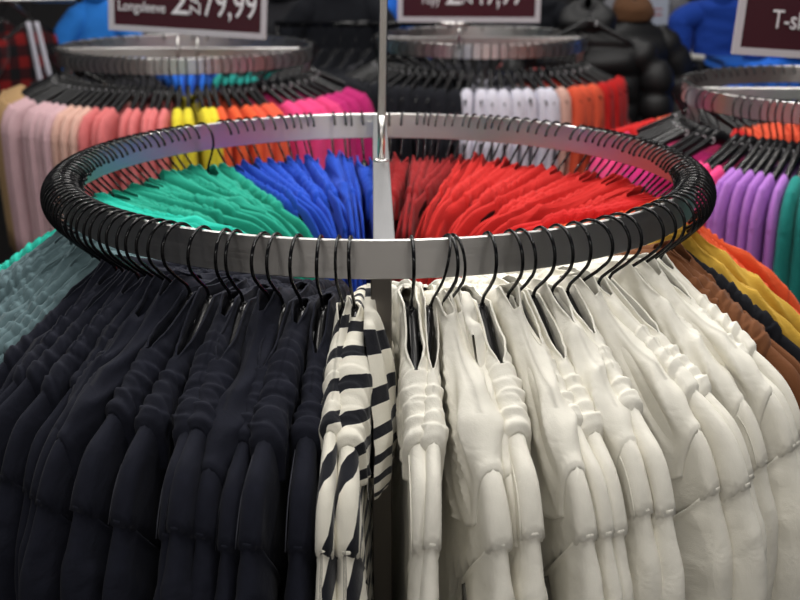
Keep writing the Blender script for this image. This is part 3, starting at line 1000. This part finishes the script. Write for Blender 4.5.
wb = thing('notice_board', 'pale blue notice board with a red line, behind the parka', 'sign', (1.19, 3.6, 1.24))
obj('panel', MB().box((0, 0, 0.2), (0.145, 0.01, 0.4)).mesh('panel', 'sign_white', False), wb)
obj('print', MB().box((0.0, -0.006, 0.085), (0.09, 0.002, 0.008)).box((0.01, -0.006, 0.11), (0.07, 0.002, 0.006)).mesh('print', 'red_print', False), wb)
obj('post', MB().tube([(0, 0.02, -1.27), (0, 0.02, 0.1)], 0.012, 10).mesh('post', 'steel_pole'), wb)

rail2 = thing('garment_rail', 'straight steel garment rail packed with black jackets behind the sign pole', 'clothes rail', (-0.15, 3.0, 0))
obj('top_bar', MB().tube([(-0.33, 0, 1.33), (0.33, 0, 1.33)], 0.012, 12).mesh('top_bar', 'hook'), rail2)
for x in (-0.32, 0.32):
    obj('leg', MB().tube([(x, 0, 0), (x, 0, 1.325)], 0.012, 12).mesh('leg', 'hook'), rail2)
for k in range(9):
    x = -0.42 + 0.066 * k
    coat('jacket', f'black jacket packed edge-on behind the sign pole, {ORD[k]} from the magenta tops', 'jacket', (x, 3.0, 1.235), 1.0, 'black', w=0.42, h=0.7, d=0.03, seed=50 + k, hood=False, group='black jackets on the straight rail')
    h = obj('clothes_hanger', HANGER_FAR); h.location = (x, 3.0, 1.235); h.rotation_euler = (0, 0, 1.0)
    tag(h, f'black hanger with the black jacket {ORD[k]} from the magenta tops', 'hanger', 'hangers of the black jackets')

# display tables with folded stacks
def table(label, x, y, w, d, h):
    t = thing('display_table', label, 'table', (x, y, 0))
    obj('tabletop', MB().box((0, 0, h - 0.02), (w, d, 0.04)).mesh('tabletop', 'wood', False), t)
    for sx in (-1, 1):
        for sy in (-1, 1):
            obj('leg', MB().box((sx * (w / 2 - .03), sy * (d / 2 - .03), (h - .04) / 2), (0.04, 0.04, h - .04)).mesh('leg', 'wood', False), t)
    return t


def folded_mesh(w, d, h, seed):
    P = []
    for i in range(18):
        a = 2 * PI * i / 18
        c, s = math.cos(a), math.sin(a)
        P.append([(w / 2 * (-1 + 2 * j / 9), d / 2 * math.copysign(abs(c) ** .4, c), h / 2 + h / 2 * math.copysign(abs(s) ** .6, s) * (1 + .15 * nz(j * .6, c + seed, s))) for j in range(10)])
    mb = MB().grid(P, closed_u=True)
    mb.f.append(tuple(i * 10 for i in range(18))); mb.f.append(tuple(i * 10 + 9 for i in range(18))[::-1])
    return mb.mesh('folded_jumper', 'navy')


FOLD = [folded_mesh(0.3, 0.34, 0.045, s) for s in range(3)]


def pile(x, y, z, cols, where):
    for k, c in enumerate(cols):
        o = obj('folded_jumper', FOLD[k % 3], mat=c)
        o.location = (x + rng.uniform(-.01, .01), y + rng.uniform(-.01, .01), z + 0.0455 * k); o.rotation_euler = (0, 0, rng.uniform(-.06, .06))
        pos = 'topmost' if k == len(cols) - 1 else ('lowest' if k == 0 else ORD[k] + ' from the bottom')
        tag(o, f'folded {c.replace("_", " ")} jumper, {pos}, pile {where}', 'jumper', f'folded jumpers {where}')


table('dark display table with folded jumpers behind the T-shirt sign', 1.75, 4.2, 1.3, 0.7, 0.9)
pile(1.35, 4.0, 0.9, ['navy', 'navy', 'charcoal', 'navy', 'cream'], 'at the parka end of the table')
pile(1.75, 4.05, 0.9, ['deep_blue', 'deep_blue', 'navy', 'bright_blue'], 'in the middle of the table')
pile(2.15, 4.0, 0.9, ['bright_blue', 'deep_blue', 'bright_blue'], 'under the T-shirt sign')

# ------------------------------------------------------------------ the shop
M['floor'] = floor_mat()
M['wall'] = wall_mat('dark_back_wall', (0.05, 0.048, 0.05))
structure('floor', MB().box((0, 1.5, -0.05), (14, 14, 0.1)).mesh('floor', 'floor', False))
M['wall_pale'] = wall_mat('pale_wall', (0.62, 0.58, 0.54))
structure('unseen_front_wall', MB().box((0, -5.4, 1.75), (14, 0.1, 3.5)).mesh('unseen_front_wall', 'wall_pale', False))  # unseen, behind the camera; added so the steel rail reflects something bright
structure('wall_back', MB().box((0, 6.6, 1.75), (14, 0.1, 3.5)).mesh('wall_back', 'wall', False))


# ------------------------------------------------------------------ light
def area(name, loc, size, power, col=(1, 0.97, 0.93), rot=(0, 0, 0), sy=None):
    l = bpy.data.lights.new(name, 'AREA'); l.energy = power; l.color = col
    l.shape = 'RECTANGLE' if sy else 'SQUARE'; l.size = size
    if sy: l.size_y = sy
    o = bpy.data.objects.new(name, l); COL.objects.link(o); o.location = loc; o.rotation_euler = rot
    return o


area('ceiling_strip', (0.2, 0.1, 3.3), 0.25, 68, sy=2.0)
area('ceiling_strip', (-1.3, 0.6, 3.3), 0.25, 45, sy=2.2)
area('ceiling_strip', (1.7, 0.7, 3.3), 0.25, 45, sy=2.2)
area('ceiling_strip', (-0.5, 2.4, 3.3), 0.25, 34, sy=2.2)
area('ceiling_strip', (1.2, 3.0, 3.3), 0.25, 24, sy=2.2)
area('ceiling_strip', (0.0, 4.6, 3.3), 0.25, 14, sy=2.2)
area('ceiling_strip', (-1.5, -4.3, 3.3), 2.6, 75, sy=0.25)  # added lamp, out of view: brightens the pale wall behind the camera
area('ceiling_strip', (1.7, -4.3, 3.3), 2.6, 75, sy=0.25)  # second added lamp for that wall, feeding the rail's reflection
for i, (x, y, p) in enumerate([(-0.8, -1.2, 14), (0.9, -1.2, 17), (0.1, 0.9, 15), (-1.0, 1.2, 22), (1.0, 1.5, 22)]):
    l = bpy.data.lights.new('ceiling_spot', 'SPOT'); l.energy = p * 3.0; l.spot_size = math.radians(75); l.spot_blend = 0.6; l.shadow_soft_size = 0.05
    l.color = (1, 0.96, 0.9)
    o = bpy.data.objects.new('ceiling_spot', l); COL.objects.link(o); o.location = (x, y, 3.3)
    d = Vector((x * 0.3, y * 0.3, 1.1)) - o.location
    o.rotation_euler = d.to_track_quat('-Z', 'Y').to_euler()

w = bpy.data.worlds.new('shop_ambience'); SC.world = w; w.use_nodes = True
w.node_tree.nodes['Background'].inputs['Color'].default_value = (0.82, 0.88, 1.0, 1)
w.node_tree.nodes['Background'].inputs['Strength'].default_value = 0.07

# ------------------------------------------------------------------ camera
cd = bpy.data.cameras.new('camera')
cam = bpy.data.objects.new('camera', cd); COL.objects.link(cam)
cam.location = (0.033, -1.87, 1.715)
cam.rotation_euler = (math.radians(90 - 17.9), 0, 0)
cd.sensor_width = 36.0
cd.lens = 1160 * 36.0 / 800
cd.clip_start = 0.05
cd.dof.use_dof = True
cd.dof.focus_distance = 1.47
cd.dof.aperture_fstop = 5.6
SC.camera = cam
SC.view_settings.view_transform = 'Standard'
SC.view_settings.look = 'None'
SC.view_settings.exposure = -0.75
SC.view_settings.gamma = 1.0
SC.view_settings.use_curve_mapping = False
